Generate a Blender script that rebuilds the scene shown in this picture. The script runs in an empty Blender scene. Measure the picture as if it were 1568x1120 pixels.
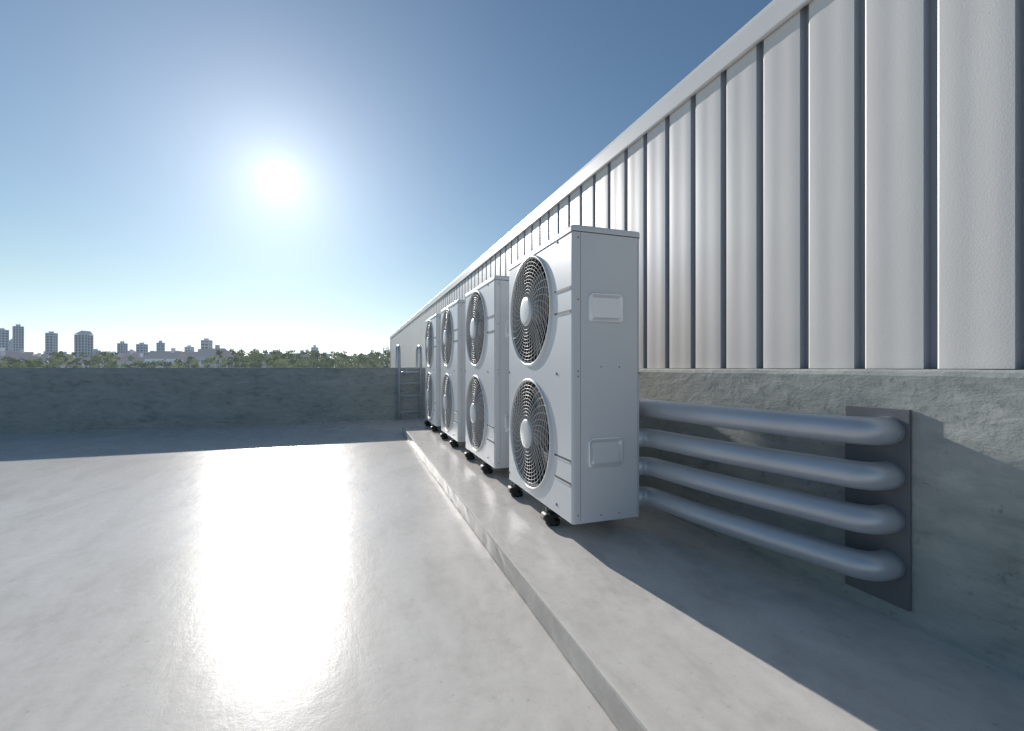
import bpy, bmesh, math, random
from mathutils import Vector, Matrix
random.seed(7)
R=random.Random(11)
scene=bpy.context.scene
scene.view_settings.view_transform='Standard'
scene.view_settings.look='None'
scene.view_settings.exposure=0
H=0.915
TH=math.radians(19.25); C=math.cos(TH); S=math.sin(TH)
F=690.0
SUN=Vector((-0.142,1.0,0.372)).normalized()

def place(px,d):
    r=(px-784)/F*d
    return (r*C+d*S, d*C-r*S)

# ---------------------------------------------------------------- materials
def newmat(name):
    m=bpy.data.materials.new(name); m.use_nodes=True
    nt=m.node_tree; b=nt.nodes['Principled BSDF']
    return m,nt,b
def N(nt,t,**kw):
    n=nt.nodes.new(t)
    for k,v in kw.items(): setattr(n,k,v)
    return n
def noise(nt,vec,scale,detail=6,rough=0.55,dist=0.0):
    n=N(nt,'ShaderNodeTexNoise'); n.inputs['Scale'].default_value=scale
    n.inputs['Detail'].default_value=detail; n.inputs['Roughness'].default_value=rough
    n.inputs['Distortion'].default_value=dist
    nt.links.new(vec,n.inputs['Vector']); return n.outputs['Fac']
def mapping(nt,scale=(1,1,1),rot=(0,0,0),loc=(0,0,0)):
    g=N(nt,'ShaderNodeNewGeometry'); mp=N(nt,'ShaderNodeMapping')
    mp.inputs['Scale'].default_value=scale; mp.inputs['Rotation'].default_value=rot; mp.inputs['Location'].default_value=loc
    nt.links.new(g.outputs['Position'],mp.inputs['Vector']); return mp.outputs['Vector']
def ramp(nt,fac,stops):
    r=N(nt,'ShaderNodeValToRGB'); e=r.color_ramp.elements
    while len(e)<len(stops): e.new(0.5)
    for i,(p,c) in enumerate(stops):
        e[i].position=p; e[i].color=(c[0],c[1],c[2],1)
    nt.links.new(fac,r.inputs['Fac']); return r.outputs['Color']
def mth(nt,op,a,b=None):
    n=N(nt,'ShaderNodeMath',operation=op)
    for i,x in enumerate((a,b)):
        if x is None: continue
        if isinstance(x,(int,float)): n.inputs[i].default_value=x
        else: nt.links.new(x,n.inputs[i])
    return n.outputs[0]
def mixc(nt,fac,a,b,mode='MIX'):
    n=N(nt,'ShaderNodeMix',data_type='RGBA',blend_type=mode)
    if isinstance(fac,(int,float)): n.inputs[0].default_value=fac
    else: nt.links.new(fac,n.inputs[0])
    for i,x in ((6,a),(7,b)):
        if isinstance(x,tuple): n.inputs[i].default_value=(x[0],x[1],x[2],1)
        else: nt.links.new(x,n.inputs[i])
    return n.outputs[2]
def bump(nt,h,strength,dist,prev=None):
    b=N(nt,'ShaderNodeBump'); b.inputs['Strength'].default_value=strength; b.inputs['Distance'].default_value=dist
    nt.links.new(h,b.inputs['Height'])
    if prev is not None: nt.links.new(prev,b.inputs['Normal'])
    return b.outputs['Normal']

def mat_floor(name,k=1.0,spec=0.13):
    m,nt,b=newmat(name)
    v=mapping(nt); vs=mapping(nt,(2.2,0.8,1),(0,0,0.45))
    n1=noise(nt,v,0.9,8,0.6); n2=noise(nt,vs,3.2,9,0.65,0.5); n3=noise(nt,v,16,9,0.7); n4=noise(nt,v,110,4,0.7)
    s=mth(nt,'ADD',mth(nt,'MULTIPLY',n1,0.30),mth(nt,'ADD',mth(nt,'MULTIPLY',n2,0.42),mth(nt,'MULTIPLY',n3,0.28)))
    cc=[(0.55,0.52,0.475),(0.69,0.655,0.605),(0.77,0.735,0.685)]
    c=ramp(nt,s,[(0.37,tuple(x*k for x in cc[0])),(0.5,tuple(x*k for x in cc[1])),(0.62,tuple(x*k for x in cc[2]))])
    sp=ramp(nt,noise(nt,v,48,4,0.6),[(0.27,(0.76,0.76,0.76)),(0.36,(1,1,1))])
    st=ramp(nt,noise(nt,vs,1.1,8,0.7,0.8),[(0.35,(0.87,0.87,0.865)),(0.55,(1,1,1))])
    c=mixc(nt,1.0,c,sp,'MULTIPLY'); c=mixc(nt,1.0,c,st,'MULTIPLY')
    nt.links.new(c,b.inputs['Base Color'])
    b.inputs['Specular IOR Level'].default_value=spec
    rr=N(nt,'ShaderNodeMapRange'); rr.inputs['From Min'].default_value=0.38; rr.inputs['From Max'].default_value=0.62
    rr.inputs['To Min'].default_value=0.32; rr.inputs['To Max'].default_value=0.25
    nt.links.new(s,rr.inputs['Value']); nt.links.new(rr.outputs[0],b.inputs['Roughness'])
    nn=bump(nt,n2,0.12,0.010); nn=bump(nt,n3,0.20,0.004,nn); nn=bump(nt,n4,0.18,0.0008,nn)
    nt.links.new(nn,b.inputs['Normal'])
    return m
def mat_wallconc():
    m,nt,b=newmat('parapet_concrete')
    v=mapping(nt); vs=mapping(nt,(1.0,1.0,2.4))
    n1=noise(nt,vs,2.2,9,0.62,0.3); n2=noise(nt,vs,9,9,0.65,0.3); n3=noise(nt,v,55,5,0.6)
    s=mth(nt,'ADD',mth(nt,'MULTIPLY',n1,0.5),mth(nt,'MULTIPLY',n2,0.5))
    c=ramp(nt,s,[(0.35,(0.24,0.26,0.25)),(0.48,(0.37,0.39,0.37)),(0.56,(0.42,0.435,0.41)),(0.67,(0.52,0.525,0.495))])
    sp=ramp(nt,noise(nt,v,30,4,0.6),[(0.28,(0.68,0.68,0.68)),(0.38,(1,1,1))])
    c=mixc(nt,1.0,c,sp,'MULTIPLY')
    nt.links.new(c,b.inputs['Base Color']); b.inputs['Roughness'].default_value=0.85
    nn=bump(nt,s,0.5,0.022); nn=bump(nt,n3,0.45,0.002,nn)
    nt.links.new(nn,b.inputs['Normal'])
    return m
def mat_metalwall():
    m,nt,b=newmat('white_cladding')
    v=mapping(nt); vs=mapping(nt,(1,4.0,0.35))
    n1=noise(nt,vs,1.6,2,0.5); n2=noise(nt,v,200,2,0.5); n3=noise(nt,v,1.1,6,0.6)
    c=ramp(nt,n3,[(0.3,(0.78,0.745,0.71)),(0.65,(0.83,0.80,0.77))])
    nt.links.new(c,b.inputs['Base Color']); b.inputs['Roughness'].default_value=0.42
    nn=bump(nt,n1,0.2,0.008); nn=bump(nt,n2,0.28,0.0014,nn)
    nt.links.new(nn,b.inputs['Normal'])
    return m
def simple(name,col,rough=0.5,metal=0.0,var=0.0,vscale=8,bumps=0.0,bscale=120,emis=None):
    m,nt,b=newmat(name)
    b.inputs['Roughness'].default_value=rough; b.inputs['Metallic'].default_value=metal
    v=mapping(nt)
    n=noise(nt,v,vscale,5,0.6)
    lo=tuple(x*(1-var) for x in col); hi=tuple(min(1,x*(1+var)) for x in col)
    nt.links.new(ramp(nt,n,[(0.3,lo),(0.7,hi)]),b.inputs['Base Color'])
    if bumps>0:
        nt.links.new(bump(nt,noise(nt,v,bscale,3,0.5),bumps,0.001),b.inputs['Normal'])
    if emis:
        b.inputs['Emission Color'].default_value=(*emis,1); b.inputs['Emission Strength'].default_value=1
    return m
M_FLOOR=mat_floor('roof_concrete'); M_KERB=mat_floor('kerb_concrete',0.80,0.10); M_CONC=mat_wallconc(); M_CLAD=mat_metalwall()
M_JOINT_SHADE=simple('cladding_joint_shade',(0.36,0.39,0.44),0.55)  # groove shade painted as darker grey-blue on its floor and far wall
M_TRIM=simple('white_trim',(0.80,0.785,0.76),0.4,0,0.03,3,0.15,200)
M_UNIT=simple('unit_paint',(0.73,0.735,0.745),0.34,0,0.02,2,0.10,350)
M_HAND=simple('handle_satin',(0.88,0.89,0.90),0.25,0.45,0.02,2)
M_SEAM=simple('seam_dark',(0.10,0.105,0.11),0.6)
M_GRILLE=simple('grille_plastic',(0.76,0.76,0.755),0.35)
M_CAV=simple('cavity',(0.07,0.06,0.052),0.6,0.0,0.1)
M_BLADE=simple('fan_blade_plastic',(0.20,0.165,0.135),0.35)
M_COIL=simple('coil_fins',(0.045,0.042,0.04),0.5,0.3)
M_RUB=simple('black_rubber',(0.03,0.03,0.032),0.55,0,0.2,20)
M_BOLT=simple('bolt_steel',(0.4,0.4,0.42),0.35,0.9)
M_PIPE=simple('pipe_jacket',(0.56,0.585,0.63),0.40,0.5,0.05,5,0.10,60)
M_PLATE=simple('plate_grey',(0.15,0.155,0.17),0.5,0.0,0.08,6,0.1,90)
M_STEEL=simple('ladder_steel',(0.50,0.54,0.6),0.4,0.4,0.05)
M_GROUND=simple('ground_grass',(0.08,0.09,0.06),0.9,0,0.3,0.02)

# ---------------------------------------------------------------- mesh helpers
class MB:
    def __init__(s): s.v=[]; s.f=[]; s.m=[]; s.sm=[]
    def add(s,vs,fs,mi=0,smooth=False):
        o=len(s.v); s.v+= [tuple(x) for x in vs]
        for f in fs: s.f.append(tuple(i+o for i in f)); s.m.append(mi); s.sm.append(smooth)
    def box(s,a,b,mi=0):
        x0,y0,z0=a; x1,y1,z1=b
        s.add([(x0,y0,z0),(x1,y0,z0),(x1,y1,z0),(x0,y1,z0),(x0,y0,z1),(x1,y0,z1),(x1,y1,z1),(x0,y1,z1)],
              [(0,3,2,1),(4,5,6,7),(0,1,5,4),(1,2,6,5),(2,3,7,6),(3,0,4,7)],mi)
    def tube(s,pts,rad,seg=12,mi=0,closed=False,smooth=True,caps=True):
        pts=[Vector(p) for p in pts]; n=len(pts)
        rads=rad if isinstance(rad,list) else [rad]*n
        vs=[];fs=[];up=None
        for i,p in enumerate(pts):
            if closed: t=(pts[(i+1)%n]-pts[i-1]).normalized()
            else: t=(pts[min(i+1,n-1)]-pts[max(i-1,0)]).normalized()
            if up is None:
                a=Vector((0,0,1)) if abs(t.z)<0.9 else Vector((1,0,0))
                up=(a-t*a.dot(t)).normalized()
            else: up=(up-t*up.dot(t)).normalized()
            w=t.cross(up)
            for k in range(seg):
                an=2*math.pi*k/seg
                vs.append(p+(up*math.cos(an)+w*math.sin(an))*rads[i])
        m=n if closed else n-1
        for i in range(m):
            for k in range(seg):
                a=i*seg+k; b=i*seg+(k+1)%seg; j=((i+1)%n)*seg
                fs.append((a,b,j+(k+1)%seg,j+k))
        s.add(vs,fs,mi,smooth)
        if caps and not closed:
            o=len(s.v)-len(vs)
            s.f.append(tuple(o+k for k in reversed(range(seg)))); s.m.append(mi); s.sm.append(False)
            s.f.append(tuple(o+(n-1)*seg+k for k in range(seg))); s.m.append(mi); s.sm.append(False)
    def mesh(s,name,mats,fix=True):
        me=bpy.data.meshes.new(name); me.from_pydata(s.v,[],s.f)
        for m in mats: me.materials.append(m)
        me.polygons.foreach_set('material_index',s.m); me.polygons.foreach_set('use_smooth',s.sm)
        if fix:
            bm=bmesh.new(); bm.from_mesh(me); bmesh.ops.recalc_face_normals(bm,faces=bm.faces); bm.to_mesh(me); bm.free()
        me.update(); return me
    def obj(s,name,mats,parent=None,loc=(0,0,0),fix=True):
        o=bpy.data.objects.new(name,s.mesh(name,mats,fix)); o.location=loc
        scene.collection.objects.link(o)
        if parent: o.parent=parent
        return o
def link(name,me,parent=None,loc=(0,0,0),rot=(0,0,0)):
    o=bpy.data.objects.new(name,me); o.location=loc; o.rotation_euler=rot
    scene.collection.objects.link(o)
    if parent: o.parent=parent
    return o
def empty(name,loc=(0,0,0)):
    e=bpy.data.objects.new(name,None); e.location=loc; e.empty_display_size=0.2
    scene.collection.objects.link(e); return e
def bevel(o,w,seg=2,ang=35):
    m=o.modifiers.new('bevel','BEVEL'); m.width=w; m.segments=seg; m.limit_method='ANGLE'; m.angle_limit=math.radians(ang)
    m.harden_normals=False
    return o

# ---------------------------------------------------------------- ground, roof
b=MB(); b.add([(-4000,-3000,-9),(4000,-3000,-9),(4000,6000,-9),(-4000,6000,-9)],[(0,1,2,3)]); b.obj('ground',[M_GROUND])
XW=1.68; YF=8.2
b=MB(); b.box((-15.2,-8,-8.995),(1.70,YF+0.22,0.0)); b.obj('concrete_roof',[M_FLOOR])
# raised plinth: swept kerb with slightly uneven arris
b=MB()
prof=[(0.626,0.004),(0.629,0.040),(0.631,0.078),(0.6335,0.0835),(0.640,0.085),(1.70,0.085)]
ys=[-7.9+ i*0.08 for i in range(int((6.5+7.9)/0.08)+1)]; ys[-1]=6.5
vs=[]
rr=random.Random(3)
for y in ys:
    for k,(x,z) in enumerate(prof):
        j=rr.uniform(-0.0012,0.0012) if k<4 else 0
        vs.append((x+j,y,z))
n=len(prof); f1=[];f2=[]
for i in range(len(ys)-1):
    for k in range(n-1): (f1 if k<3 else f2).append((i*n+k,(i+1)*n+k,(i+1)*n+k+1,i*n+k+1))
b.add(vs,f1+f2,0,False)
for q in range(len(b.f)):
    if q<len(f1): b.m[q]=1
b.add([(x,6.5,z) for x,z in prof]+[(1.70,6.5,0.004)],[tuple(range(n+1))],1)
b.obj('concrete_plinth',[M_FLOOR,M_KERB])

# ---------------------------------------------------------------- parapets
def rough_wall(name,p0,p1,thick_dir,thick,z0,z1):
    """wall with slightly uneven top edge"""
    b=MB(); p0=Vector(p0);p1=Vector(p1); t=Vector(thick_dir)*thick
    L=(p1-p0).length; n=int(L/0.12); rr=random.Random(5)
    cols=[]
    for i in range(n+1):
        p=p0.lerp(p1,i/n); dz=rr.uniform(-0.0035,0.0); dn=rr.uniform(-0.003,0.003)
        row=[(p.x,p.y,z0),(p.x,p.y,z1-0.02+dz),(p.x+thick_dir[0]*(0.006),p.y+thick_dir[1]*0.006,z1-0.006+dz),
             (p.x+thick_dir[0]*(0.02+dn),p.y+thick_dir[1]*(0.02+dn),z1+dz*0.6),
             (p.x+t.x-thick_dir[0]*0.015,p.y+t.y-thick_dir[1]*0.015,z1+dz*0.4),(p.x+t.x,p.y+t.y,z1-0.015),(p.x+t.x,p.y+t.y,z0)]
        cols.append(row)
    vs=[v for r in cols for v in r]; m=7; fs=[]
    for i in range(n):
        for k in range(m-1): fs.append((i*m+k,(i+1)*m+k,(i+1)*m+k+1,i*m+k+1))
    fs.append(tuple(range(m))); fs.append(tuple(n*m+k for k in range(m)))
    b.add(vs,fs,0,False); return b.obj(name,[M_CONC])
rough_wall('parapet_wall',(-15.0,YF,-0.01),(XW+0.01,YF,-0.01),(0,1,0),0.2,-0.01,H-0.003)
rough_wall('parapet_wall',(-15.2,-7.9,-0.01),(-15.2,YF+0.2,-0.01),(1,0,0),0.2,-0.01,H-0.003)

# ---------------------------------------------------------------- metal clad building
bld=empty('metal_clad_building',(0,0,0))
YE=23.6; YS=-7.7
o=rough_wall('concrete_base',(XW,YS,-9),(XW,YE,-9),(1,0,0),0.3,-8.99,H-0.005); o.parent=bld
XM=1.72; ZT=2.42
b=MB(); k0=int((YS-0.907)/0.212); k1=int((YE-0.907)/0.212)
for k in range(k0,k1):
    yr=0.907+0.212*k
    g=[(XM,yr-0.020),(XM+0.004,yr-0.014),(XM+0.032,yr-0.003),(XM+0.032,yr+0.018),(XM,yr+0.021)]
    for qi,(a,c) in enumerate(zip(g[:-1],g[1:])):
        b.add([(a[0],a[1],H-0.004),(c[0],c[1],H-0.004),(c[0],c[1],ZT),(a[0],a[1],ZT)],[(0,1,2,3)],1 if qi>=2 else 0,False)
    y0=yr+0.021; y1=yr+0.212-0.020; n=12; vs=[];fs=[]
    for i in range(n+1):
        s_=i/n; x=XM-0.0014*math.sin(math.pi*s_)-0.0006*math.sin(3*math.pi*s_)
        y=y0+(y1-y0)*s_
        vs+= [(x,y,H-0.004),(x,y,ZT)]
    for i in range(n): fs.append((2*i,2*i+2,2*i+3,2*i+1))
    b.add(vs,fs,0,True)
b.obj('cladding_panels',[M_CLAD,M_JOINT_SHADE],bld,fix=False)
yb0=0.907+0.212*k0; yb1=0.907+0.212*k1
b=MB(); b.box((XM+0.036,yb0,-8.9),(9,yb1,ZT)); b.obj('building_core',[M_CLAD],bld)
b=MB(); y0,y1=yb0-0.05,yb1+0.05
pr=[(1.712,2.372),(1.695,2.370),(1.693,2.376),(1.693,2.470),(1.696,2.490),(1.708,2.503),(1.725,2.507),(2.05,2.50),(2.05,2.40),(1.712,2.40)]
n=len(pr)
vs=[(x,y0,z) for x,z in pr]+[(x,y1,z) for x,z in pr]
b.add(vs,[(i,(i+1)%n,n+(i+1)%n,n+i) for i in range(n)]+[tuple(range(n)),tuple(range(n,2*n))])
b.obj('roof_coping',[M_TRIM],bld)
b=MB()
b.box((1.7,yb1+0.003,-8.9),(9,yb1+0.03,ZT-0.03)); b.obj('end_wall',[M_CLAD],bld)

# ---------------------------------------------------------------- AC units
W,D,HT=0.92,0.37,1.40     # along Y, X, Z ; local origin: front-near-bottom corner
FU=0.551; FZ=[0.349,1.057]; FR=0.300
def arc(cx,cy,r,a0,a1,n):
    return [(cx+r*math.cos(math.radians(a0+(a1-a0)*i/n)),cy+r*math.sin(math.radians(a0+(a1-a0)*i/n))) for i in range(n+1)]
def build_body():
    r=0.014
    loop=arc(r,r,r,180,270,6)+arc(D-r,r,r,270,360,6)+arc(D-r,W-r,r,0,90,6)+arc(r,W-r,r,90,180,6)
    n=len(loop); b=MB()
    zt=HT-0.034
    vs=[(x,y,0) for x,y in loop]+[(x,y,zt) for x,y in loop]
    b.add(vs,[(i,i+1,n+i+1,n+i) for i in range(n-1)],0,True)
    b.add([(x,y,0) for x,y in loop],[tuple(range(n))],0)
    yA,yB=r,W-r; ys=FU-0.345
    b.add([(0,yA,0),(0,ys,0),(0,ys,zt),(0,yA,zt)],[(0,1,2,3)],0)
    for zc,(za,zb) in zip(FZ,((0,0.703),(0.703,zt))):
        angs=[2*math.pi*i/96 for i in range(96)]
        for cy in (ys,yB):
            for cz in (za,zb): angs.append(math.atan2(cz-zc,cy-FU)%(2*math.pi))
        angs=sorted(set(angs)); m=len(angs); vs=[]
        for a in angs:
            c,s=math.cos(a),math.sin(a)
            tx=((yB-FU)/c if c>1e-9 else ((ys-FU)/c if c<-1e-9 else 1e9))
            tz=((zb-zc)/s if s>1e-9 else ((za-zc)/s if s<-1e-9 else 1e9))
            t=min(tx,tz); vs.append((0,FU+FR*c,zc+FR*s)); vs.append((0,FU+t*c,zc+t*s))
        b.add(vs,[(2*i,2*((i+1)%m),2*((i+1)%m)+1,2*i+1) for i in range(m)],0)
    me=b.mesh('casing',[M_UNIT],fix=False)
    return me
def build_lid():
    r=0.017; e=0.0025
    loop=arc(r-e,r-e,r,180,270,6)+arc(D-r+e,r-e,r,270,360,6)+arc(D-r+e,W-r+e,r,0,90,6)+arc(r-e,W-r+e,r,90,180,6)
    n=len(loop); b=MB(); cx,cy=D/2,W/2
    def ins(p,d):
        x,y=p; return (cx+(x-cx)*(1-d/(D/2)),cy+(y-cy)*(1-d/(W/2)))
    rings=[(0.0,HT-0.030),(0.0,HT-0.008),(0.0025,HT-0.002),(0.008,HT)]
    vs=[]
    for d,z in rings: vs+=[(*ins(p,d),z) for p in loop]
    fs=[]
    for j in range(len(rings)-1):
        for i in range(n): fs.append((j*n+i,j*n+(i+1)%n,(j+1)*n+(i+1)%n,(j+1)*n+i))
    b.add(vs,fs,0,True)
    b.add([(*ins(p,0.008),HT) for p in loop],[tuple(range(n))],0)
    b.add([(*ins(p,0.0),HT-0.033) for p in loop],[tuple(range(n))],0)
    return b.mesh('lid',[M_UNIT])
def build_seams():
    b=MB(); e=0.0007
    b.box((0.040,-e,0.012),(0.0414,0.004,HT-0.036))
    b.box((0.355,-e,0.012),(0.3561,0.004,HT-0.036))
    for z in (0.04,0.69,0.715,1.05,HT-0.06):
        for x in (0.028,):
            b.tube([(x,0.002,z),(x,-0.002,z)],0.0035,10)
    for x in (0.15,0.25): 
        b.tube([(x,0.002,0.735),(x,-0.002,0.735)],0.0032,10); b.tube([(x,0.002,0.03),(x,-0.002,0.03)],0.0032,10)
    b.tube([(0.362,0.002,0.705),(0.362,-0.002,0.705)],0.0035,10)
    for y,z in ((0.175,0.70),(0.905,0.70),(0.175,0.045),(0.905,0.045),(0.175,1.36)):
        b.tube([(0.002,y,z),(-0.003,y,z)],0.007,12)
    for z in (1.000,1.112,0.292,0.185):
        b.box((-0.0012,0.016,z-0.0045),(0.003,0.20,z+0.0045))
    return b.mesh('seams_and_screws',[M_SEAM])
def build_slot_lips():
    b=MB()
    for z in (1.000,1.112,0.292,0.185):
        b.add([(-0.0005,0.016,z-0.013),(-0.0005,0.204,z-0.013),(-0.005,0.202,z-0.006),(-0.005,0.018,z-0.006),(0.001,0.202,z-0.0055),(0.001,0.018,z-0.0055)],
              [(0,1,2,3),(3,2,4,5)])
    return b.mesh('slot_lips',[M_UNIT])
def build_handle():
    w,h=0.19,0.142
    def rl(ins,y,r,tilt=0.0):
        a=w/2-ins; c=h/2-ins; r=max(r,0.003)
        L=arc(-a+r,-c+r,r,180,270,5)+arc(a-r,-c+r,r,270,360,5)+arc(a-r,c-r,r,0,90,5)+arc(-a+r,c-r,r,90,180,5)
        return [(x,y+tilt*z,z) for x,z in L]
    rings=[rl(0,0.001,0.024),rl(0.001,-0.009,0.024),rl(0.004,-0.012,0.022),rl(0.008,-0.012,0.018),rl(0.020,-0.0095,0.012,0.13),rl(0.024,-0.010,0.010,0.17)]
    n=len(rings[0]); b=MB(); fs=[]
    for j in range(len(rings)-1):
        for i in range(n): fs.append((j*n+i,j*n+(i+1)%n,(j+1)*n+(i+1)%n,(j+1)*n+i))
    b.add([v for r_ in rings for v in r_],fs,0,True); b.add(rings[-1],[tuple(range(n))],0)
    return b.mesh('handle',[M_HAND])
def build_grille():
    b=MB()
    rp=[(0.300,0.010),(0.303,-0.004),(0.308,-0.010),(0.314,-0.011),(0.318,-0.006),(0.320,0.001)]
    m=96; vs=[];fs=[]
    for i in range(m):
        a=2*math.pi*i/m
        for r,x in rp: vs.append((x,r*math.cos(a),r*math.sin(a)))
    k=len(rp)
    for i in range(m):
        for j in range(k-1): fs.append((i*k+j,((i+1)%m)*k+j,((i+1)%m)*k+j+1,i*k+j+1))
    b.add(vs,fs,0,True)
    def dome(r): return -0.008-0.012*(1-(r/0.3)**2)
    for j in range(10):
        r=0.106+j*(0.300-0.106)/10
        b.tube([(dome(r),r*math.cos(2*math.pi*i/72),r*math.sin(2*math.pi*i/72)) for i in range(72)],0.0015,4,closed=True)
    for s_ in range(36):
        a0=2*math.pi*s_/36; pts=[]
        for i in range(9):
            q=i/8; r=0.078+q*(0.303-0.078); a=a0+0.40*q**1.4
            pts.append((dome(r)+0.002,r*math.cos(a),r*math.sin(a)))
        b.tube(pts,0.0017,4,caps=False)
    hp=[(0.084,-0.012),(0.084,-0.022),(0.080,-0.026),(0.06,-0.0285),(0.0,-0.030)]
    m=48; vs=[];fs=[]
    for i in range(m):
        a=2*math.pi*i/m
        for r,x in hp: vs.append((x,r*math.cos(a),r*math.sin(a)))
    k=len(hp)
    for i in range(m):
        for j in range(k-1): fs.append((i*k+j,((i+1)%m)*k+j,((i+1)%m)*k+j+1,i*k+j+1))
    b.add(vs,fs,0,True)
    return b.mesh('fan_grille',[M_GRILLE])
def build_shroud():
    b=MB(); m=72; vs=[];fs=[]
    rp=[(0.300,0.0),(0.288,0.02),(0.284,0.09),(0.33,0.13)]
    for i in range(m):
        a=2*math.pi*i/m
        for r,x in rp: vs.append((x,r*math.cos(a),r*math.sin(a)))
    k=len(rp)
    for i in range(m):
        for j in range(k-1): fs.append((i*k+j,((i+1)%m)*k+j,((i+1)%m)*k+j+1,i*k+j+1))
    b.add(vs,fs,0,True)
    b.box((0.20,-0.34,-0.34),(0.205,0.34,0.34),1)
    for i in range(40):
        y=-0.33+i*0.0169; b.box((0.194,y,-0.33),(0.1995,y+0.003,0.33),1)
    b.tube([(0.10,0,0),(0.195,0,0)],0.06,20,1)
    b.box((0.14,-0.03,-0.33),(0.155,0.03,0.33),1)
    return b.mesh('fan_shroud',[M_CAV,M_COIL])
def build_fan():
    b=MB(); b.tube([(0.035,0,0),(0.045,0,0),(0.10,0,0)],[0.055,0.07,0.07],24)
    for q in range(3):
        a0=q*2*math.pi/3; vs=[];fs=[]; nr,na=8,8
        for side in (0,0.003):
            for i in range(nr+1):
                r=0.06+(0.272-0.06)*i/nr; span=math.radians(58+22*i/nr); off=math.radians(-18*(i/nr)**1.5*1.6)
                for j in range(na+1):
                    t=j/na; a=a0+off+span*(t-0.5)
                    x=0.045+0.06*t+side-0.010*math.sin(math.pi*t)
                    vs.append((x,r*math.cos(a),r*math.sin(a)))
        o=(nr+1)*(na+1)
        for i in range(nr):
            for j in range(na):
                v=i*(na+1)+j; fs.append((v,v+1,v+na+2,v+na+1)); fs.append((o+v,o+v+na+1,o+v+na+2,o+v+1))
        b.add(vs,fs,0,True)
    return b.mesh('fan_rotor',[M_BLADE],fix=False)
def build_foot():
    b=MB() # local: origin top centre; extends down 0.098
    b.box((-0.020,-0.030,-0.022),(0.36,0.030,-0.001),0)
    for x in (0.0,0.32):
        b.tube([(x,0,-0.098),(x,0,-0.092),(x,0,-0.074),(x,0,-0.066)],[0.036,0.040,0.038,0.028],20,0)
        b.tube([(x,0,-0.067),(x,0,-0.045)],0.026,16,0)
        b.box((x-0.036,-0.036,-0.052),(x+0.036,0.036,-0.034),0)
        b.tube([(x,0,-0.035),(x,0,-0.021)],0.018,6,0,smooth=False)
    b.tube([(-0.030,0.012,-0.040),(-0.030,0.012,-0.012)],0.006,8,1)
    b.tube([(-0.030,-0.040,-0.060),(-0.030,0.040,-0.060)],0.024,14,0)
    return b.mesh('mounting_foot',[M_RUB,M_BOLT])
me_body=build_body(); me_lid=build_lid(); me_seam=build_seams(); me_lip=build_slot_lips(); me_h=build_handle()
me_g=build_grille(); me_sh=build_shroud(); me_fan=build_fan(); me_foot=build_foot()
UX=0.957; UZ=0.183
rots=[0.3,1.1,0.7,1.9,1.4,0.1,0.9,1.7]
for u in range(4):
    e=empty('air_conditioner_outdoor_unit',(UX,1.885+1.235*u,UZ))
    link('casing',me_body,e); link('lid',me_lid,e); link('seams_and_screws',me_seam,e); link('slot_lips',me_lip,e)
    for i,z in enumerate((H+0.283-UZ,H-0.404-UZ)): link('handle',me_h,e,(0.173,0,z))
    for i,z in enumerate(FZ):
        link('fan_grille',me_g,e,(0,FU,z)); link('fan_shroud',me_sh,e,(0.001,FU,z))
        link('fan_rotor',me_fan,e,(0,FU,z),(rots[u*2+i],0,0))
    for i,y in enumerate((0.30,0.86)): link('mounting_foot',me_foot,e,(0.035,y,0))

# ---------------------------------------------------------------- pipes
def smooth_path(ctrl,rad,n=8):
    P=[Vector(p) for p in ctrl]; out=[P[0]]
    for i in range(1,len(P)-1):
        a=(P[i-1]-P[i]); c=(P[i+1]-P[i]); r=min(rad[i-1],a.length*0.49,c.length*0.49)
        s=P[i]+a.normalized()*r; t=P[i]+c.normalized()*r
        for k in range(n+1):
            q=k/n; out.append(s*(1-q)**2+P[i]*2*q*(1-q)+t*q*q)
    out.append(P[-1]); return out
for i,dr in enumerate((0.208,0.355,0.498,0.649)):
    z=H-dr; y0=2.12 if i==0 else 1.935
    b=MB()
    ctrl=[(1.30,y0,z),(1.405,y0,z),(1.455,1.50,z),(1.575,0.995,z),(1.70,0.995,z)]
    b.tube(smooth_path(ctrl,[0.08,0.30,0.11],10),0.046,28)
    b.obj('insulated_pipe',[M_PIPE])
b=MB(); b.box((1.668,0.937,0.136),(1.6795,1.138,0.780)); bevel(b.obj('pipe_wall_plate',[M_PLATE]),0.002)

# ---------------------------------------------------------------- ladder
b=MB()
for x in (0.735,1.105):
    pts=smooth_path([(x,8.06,0.003),(x,8.06,1.30),(x,8.56,1.30),(x,8.56,0.5)],[0.22,0.22],10)
    b.tube(pts,0.024,14)
    for z in (0.25,0.75): b.tube([(x,8.06,z),(x,8.21,z)],0.012,8)
    b.tube([(x,8.06,0.002),(x,8.06,0.012)],0.05,14)
for z in (0.14,0.42,0.64,0.83): b.tube([(0.735,8.06,z),(1.105,8.06,z)],0.014,10)
b.obj('steel_ladder',[M_STEEL])

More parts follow.
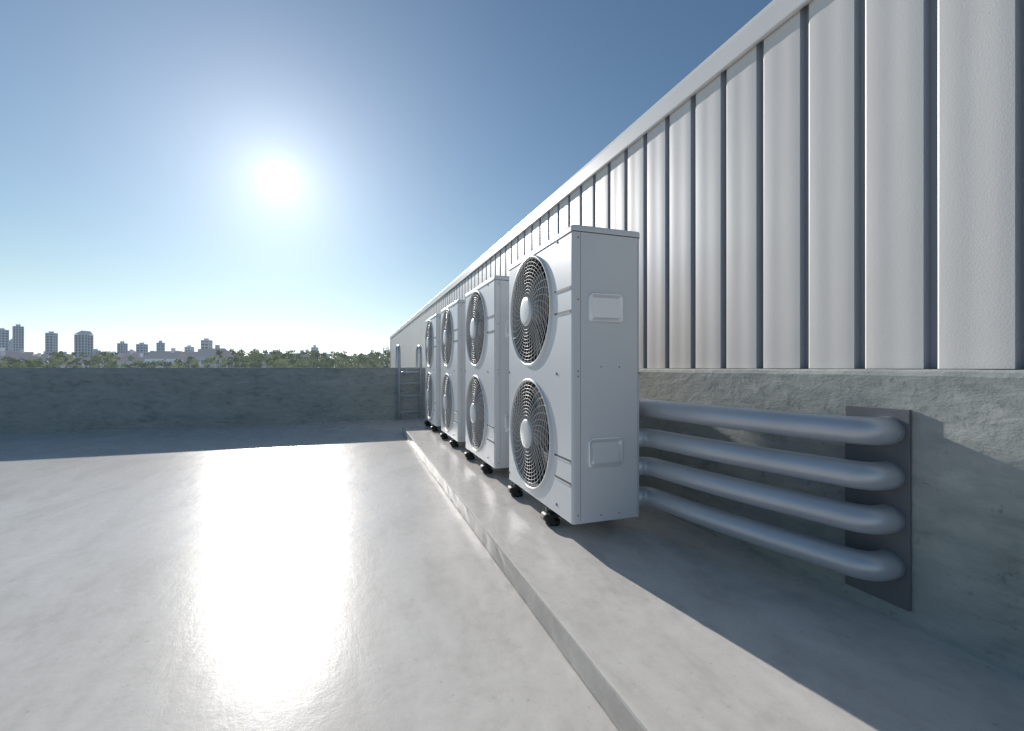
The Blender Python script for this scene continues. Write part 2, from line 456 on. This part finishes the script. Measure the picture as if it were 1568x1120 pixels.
# ---------------------------------------------------------------- skyline
HAZE=(0.14,0.175,0.22)  # aerial haze painted into the building materials as constant emission
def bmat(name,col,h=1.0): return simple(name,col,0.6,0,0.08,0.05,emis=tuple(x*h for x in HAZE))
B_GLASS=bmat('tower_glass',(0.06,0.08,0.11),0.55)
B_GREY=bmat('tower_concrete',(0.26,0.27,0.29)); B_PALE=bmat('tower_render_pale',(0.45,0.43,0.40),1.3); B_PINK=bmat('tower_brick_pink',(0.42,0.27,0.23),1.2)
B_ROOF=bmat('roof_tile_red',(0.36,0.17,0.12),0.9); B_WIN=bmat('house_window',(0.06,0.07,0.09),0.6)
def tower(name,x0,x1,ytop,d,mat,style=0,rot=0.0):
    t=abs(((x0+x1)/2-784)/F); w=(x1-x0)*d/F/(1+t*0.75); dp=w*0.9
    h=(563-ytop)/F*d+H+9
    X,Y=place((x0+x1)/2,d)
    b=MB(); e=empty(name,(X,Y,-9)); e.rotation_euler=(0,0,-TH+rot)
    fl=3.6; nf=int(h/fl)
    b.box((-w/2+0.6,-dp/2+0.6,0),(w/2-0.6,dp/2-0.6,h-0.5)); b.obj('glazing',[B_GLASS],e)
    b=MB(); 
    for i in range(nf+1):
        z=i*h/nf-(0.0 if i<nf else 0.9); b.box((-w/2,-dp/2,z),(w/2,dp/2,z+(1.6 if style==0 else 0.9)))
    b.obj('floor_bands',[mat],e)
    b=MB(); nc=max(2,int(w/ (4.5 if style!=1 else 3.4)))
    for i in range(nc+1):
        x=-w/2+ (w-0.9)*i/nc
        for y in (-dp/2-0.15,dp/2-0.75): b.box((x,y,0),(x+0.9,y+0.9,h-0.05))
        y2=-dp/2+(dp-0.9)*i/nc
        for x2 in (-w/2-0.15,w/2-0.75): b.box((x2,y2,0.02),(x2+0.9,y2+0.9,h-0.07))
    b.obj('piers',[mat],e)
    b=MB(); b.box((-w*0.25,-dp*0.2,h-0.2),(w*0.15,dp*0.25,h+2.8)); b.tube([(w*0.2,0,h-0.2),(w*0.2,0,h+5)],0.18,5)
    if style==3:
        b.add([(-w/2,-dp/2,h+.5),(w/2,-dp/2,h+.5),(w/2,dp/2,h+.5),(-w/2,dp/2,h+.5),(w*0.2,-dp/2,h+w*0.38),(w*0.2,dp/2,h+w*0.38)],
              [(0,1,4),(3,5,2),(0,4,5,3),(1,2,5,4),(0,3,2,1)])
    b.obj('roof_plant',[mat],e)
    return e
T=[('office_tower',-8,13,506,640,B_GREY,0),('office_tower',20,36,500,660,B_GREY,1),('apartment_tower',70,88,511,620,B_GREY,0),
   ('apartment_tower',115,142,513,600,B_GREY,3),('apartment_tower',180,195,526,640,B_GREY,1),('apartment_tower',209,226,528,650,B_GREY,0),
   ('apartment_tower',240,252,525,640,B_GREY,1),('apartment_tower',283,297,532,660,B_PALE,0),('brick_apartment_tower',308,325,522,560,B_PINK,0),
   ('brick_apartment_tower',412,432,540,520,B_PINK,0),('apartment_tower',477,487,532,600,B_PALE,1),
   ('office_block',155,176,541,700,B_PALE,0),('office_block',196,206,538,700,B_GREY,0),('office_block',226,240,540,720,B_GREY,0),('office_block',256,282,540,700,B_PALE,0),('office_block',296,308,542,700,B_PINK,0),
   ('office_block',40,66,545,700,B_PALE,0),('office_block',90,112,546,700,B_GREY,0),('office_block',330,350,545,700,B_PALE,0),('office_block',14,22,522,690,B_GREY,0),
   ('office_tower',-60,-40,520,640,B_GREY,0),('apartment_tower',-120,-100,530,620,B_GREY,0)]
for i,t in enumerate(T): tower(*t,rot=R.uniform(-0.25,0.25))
RB=random.Random(5)
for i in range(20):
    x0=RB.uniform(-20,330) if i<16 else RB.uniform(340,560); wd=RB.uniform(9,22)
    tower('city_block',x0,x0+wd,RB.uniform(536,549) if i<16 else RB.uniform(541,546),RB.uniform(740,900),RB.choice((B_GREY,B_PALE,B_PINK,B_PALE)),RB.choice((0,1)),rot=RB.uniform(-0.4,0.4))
# houses
me_house=[]
for v,wm in enumerate((B_PALE,B_PINK,B_GREY)):
    b=MB(); w,dp,h,rf=12,9,9.5,3.2
    b.box((-w/2,-dp/2,0),(w/2,dp/2,h),0)
    b.add([(-w/2-.4,-dp/2-.4,h+.02),(w/2+.4,-dp/2-.4,h+.02),(w/2+.4,dp/2+.4,h+.02),(-w/2-.4,dp/2+.4,h+.02),(-w/2-.4,0,h+rf),(w/2+.4,0,h+rf)],
          [(0,1,5,4),(2,3,4,5),(0,4,3),(1,2,5),(0,3,2,1)],1)
    b.box((w*0.2,-1,h+1.5),(w*0.2+1.1,0.2,h+rf+1.2),0)
    for fz in (1.2,4.1,7.0):
        for i in range(5):
            x=-w/2+1.0+i*2.25; b.box((x,-dp/2-0.04,fz),(x+1.1,-dp/2+0.1,fz+1.5),2)
        for i in range(3):
            y=-dp/2+1.2+i*2.6; b.box((w/2-0.1,y,fz),(w/2+0.04,y+1.1,fz+1.5),2)
    me_house.append(b.mesh('house',[wm,B_ROOF,B_WIN]))
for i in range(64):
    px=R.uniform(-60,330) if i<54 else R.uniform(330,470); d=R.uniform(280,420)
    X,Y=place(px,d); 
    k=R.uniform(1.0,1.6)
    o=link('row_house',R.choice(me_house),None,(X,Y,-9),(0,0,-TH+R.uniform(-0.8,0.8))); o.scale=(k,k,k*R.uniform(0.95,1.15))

# distant trees
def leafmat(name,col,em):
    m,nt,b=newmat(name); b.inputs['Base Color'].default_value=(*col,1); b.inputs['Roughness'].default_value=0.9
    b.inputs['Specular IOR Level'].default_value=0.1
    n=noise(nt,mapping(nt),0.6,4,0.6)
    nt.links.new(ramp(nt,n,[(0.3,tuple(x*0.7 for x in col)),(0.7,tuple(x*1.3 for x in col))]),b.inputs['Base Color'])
    b.inputs['Emission Color'].default_value=(*em,1); b.inputs['Emission Strength'].default_value=1  # steady glow imitates airlight over the distant leaves
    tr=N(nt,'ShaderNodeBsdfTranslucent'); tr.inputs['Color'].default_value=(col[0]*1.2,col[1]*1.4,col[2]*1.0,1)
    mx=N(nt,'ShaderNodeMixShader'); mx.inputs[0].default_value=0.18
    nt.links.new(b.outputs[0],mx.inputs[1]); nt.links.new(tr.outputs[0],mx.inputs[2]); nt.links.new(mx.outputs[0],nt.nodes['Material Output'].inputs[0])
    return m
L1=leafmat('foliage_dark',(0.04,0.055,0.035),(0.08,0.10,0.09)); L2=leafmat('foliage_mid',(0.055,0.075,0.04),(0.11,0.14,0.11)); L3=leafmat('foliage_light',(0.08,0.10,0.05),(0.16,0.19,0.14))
M_BARK=simple('bark',(0.10,0.08,0.06),0.9,emis=(0.08,0.09,0.09))  # emission imitates airlight here as well
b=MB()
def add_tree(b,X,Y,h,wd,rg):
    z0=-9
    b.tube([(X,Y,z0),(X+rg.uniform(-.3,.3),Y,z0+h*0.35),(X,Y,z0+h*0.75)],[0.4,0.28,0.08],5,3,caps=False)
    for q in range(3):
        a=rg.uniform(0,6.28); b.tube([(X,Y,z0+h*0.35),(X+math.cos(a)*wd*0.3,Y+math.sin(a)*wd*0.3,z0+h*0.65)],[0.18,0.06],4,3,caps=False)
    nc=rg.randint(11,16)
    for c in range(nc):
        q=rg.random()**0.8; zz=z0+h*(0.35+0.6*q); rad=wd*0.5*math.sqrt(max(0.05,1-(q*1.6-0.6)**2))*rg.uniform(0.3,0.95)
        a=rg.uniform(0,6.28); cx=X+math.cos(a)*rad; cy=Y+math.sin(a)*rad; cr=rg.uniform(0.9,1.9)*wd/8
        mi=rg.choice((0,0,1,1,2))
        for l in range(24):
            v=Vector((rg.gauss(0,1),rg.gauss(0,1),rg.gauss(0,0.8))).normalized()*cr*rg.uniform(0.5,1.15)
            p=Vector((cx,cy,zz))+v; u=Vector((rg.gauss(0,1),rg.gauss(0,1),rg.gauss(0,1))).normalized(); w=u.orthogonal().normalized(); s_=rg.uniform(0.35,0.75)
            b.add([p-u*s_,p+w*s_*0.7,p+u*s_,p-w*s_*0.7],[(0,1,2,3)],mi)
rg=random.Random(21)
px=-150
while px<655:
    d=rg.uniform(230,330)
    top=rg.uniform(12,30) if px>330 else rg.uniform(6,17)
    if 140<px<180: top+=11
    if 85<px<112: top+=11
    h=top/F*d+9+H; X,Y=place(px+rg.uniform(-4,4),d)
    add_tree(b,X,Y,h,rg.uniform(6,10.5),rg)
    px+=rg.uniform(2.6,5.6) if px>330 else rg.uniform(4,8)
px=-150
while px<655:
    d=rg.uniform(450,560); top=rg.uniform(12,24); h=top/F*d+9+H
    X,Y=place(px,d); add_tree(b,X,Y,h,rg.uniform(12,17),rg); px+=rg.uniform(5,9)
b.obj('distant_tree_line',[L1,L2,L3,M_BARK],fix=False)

# ---------------------------------------------------------------- camera
cd=bpy.data.cameras.new('camera'); cam=bpy.data.objects.new('camera',cd); scene.collection.objects.link(cam)
cd.sensor_width=36; cd.lens=36*F/1568; cd.clip_end=12000; cd.clip_start=0.02; cd.shift_y=3/1568
cam.location=(0,0,H); cam.rotation_euler=(math.radians(90),0,-TH); scene.camera=cam

# ---------------------------------------------------------------- light
ld=bpy.data.lights.new('sun','SUN'); ld.energy=5.0; ld.angle=math.radians(0.6); ld.color=(1.0,0.955,0.90)
lo=bpy.data.objects.new('sun',ld); scene.collection.objects.link(lo); lo.rotation_euler=SUN.to_track_quat('Z','Y').to_euler(); lo.location=(-5,30,20)
w=bpy.data.worlds.new('World'); scene.world=w; w.use_nodes=True; nt=w.node_tree
bg=nt.nodes['Background']; sk=N(nt,'ShaderNodeTexSky'); sk.sky_type='NISHITA'; sk.sun_disc=False
sk.sun_elevation=math.asin(SUN.z); sk.sun_rotation=math.atan2(SUN.x,SUN.y)
sk.air_density=1.25; sk.dust_density=0.05; sk.ozone_density=2.6; sk.altitude=50
# neutralise the yellow/teal horizon band
sp=N(nt,'ShaderNodeSeparateColor'); nt.links.new(sk.outputs[0],sp.inputs[0])
cb=N(nt,'ShaderNodeCombineColor'); r_,g_,b_=sp.outputs[0],sp.outputs[1],sp.outputs[2]
nt.links.new(mth(nt,'MULTIPLY',r_,0.90),cb.inputs[0]); nt.links.new(mth(nt,'MULTIPLY',mth(nt,'MAXIMUM',g_,r_),1.0),cb.inputs[1])
nt.links.new(mth(nt,'MULTIPLY',mth(nt,'MAXIMUM',b_,mth(nt,'MULTIPLY',g_,1.08)),1.05),cb.inputs[2])
nt.links.new(cb.outputs[0],bg.inputs[0]); bg.inputs[1].default_value=0.08
tc=N(nt,'ShaderNodeTexCoord'); dp=N(nt,'ShaderNodeVectorMath',operation='DOT_PRODUCT'); dp.inputs[1].default_value=SUN
nt.links.new(tc.outputs['Generated'],dp.inputs[0]); cs=mth(nt,'MAXIMUM',dp.outputs['Value'],0.0)
def lobe(n,a): return mth(nt,'MULTIPLY',mth(nt,'POWER',cs,n),a)
g=lobe(6000,0.8)
for n_,a_ in ((1200,0.20),(260,0.20),(70,0.20),(20,0.17),(6,0.06)): g=mth(nt,'ADD',g,lobe(n_,a_))
b2=N(nt,'ShaderNodeBackground'); b2.inputs[0].default_value=(0.98,0.985,1.0,1); nt.links.new(g,b2.inputs[1])
ad=N(nt,'ShaderNodeAddShader'); nt.links.new(bg.outputs[0],ad.inputs[0]); nt.links.new(b2.outputs[0],ad.inputs[1])
# pale haze low over the horizon, stronger towards the sun
sx=N(nt,'ShaderNodeSeparateXYZ'); nt.links.new(tc.outputs['Generated'],sx.inputs[0])
hz=mth(nt,'POWER',mth(nt,'SUBTRACT',1.0,mth(nt,'ABSOLUTE',sx.outputs[2])),6)
hz=mth(nt,'MULTIPLY',hz,mth(nt,'ADD',0.04,mth(nt,'MULTIPLY',mth(nt,'POWER',cs,2),0.30)))
b3=N(nt,'ShaderNodeBackground'); b3.inputs[0].default_value=(1.0,0.985,0.97,1); nt.links.new(hz,b3.inputs[1])
ad2=N(nt,'ShaderNodeAddShader'); nt.links.new(ad.outputs[0],ad2.inputs[0]); nt.links.new(b3.outputs[0],ad2.inputs[1])
nt.links.new(ad2.outputs[0],nt.nodes['World Output'].inputs[0])
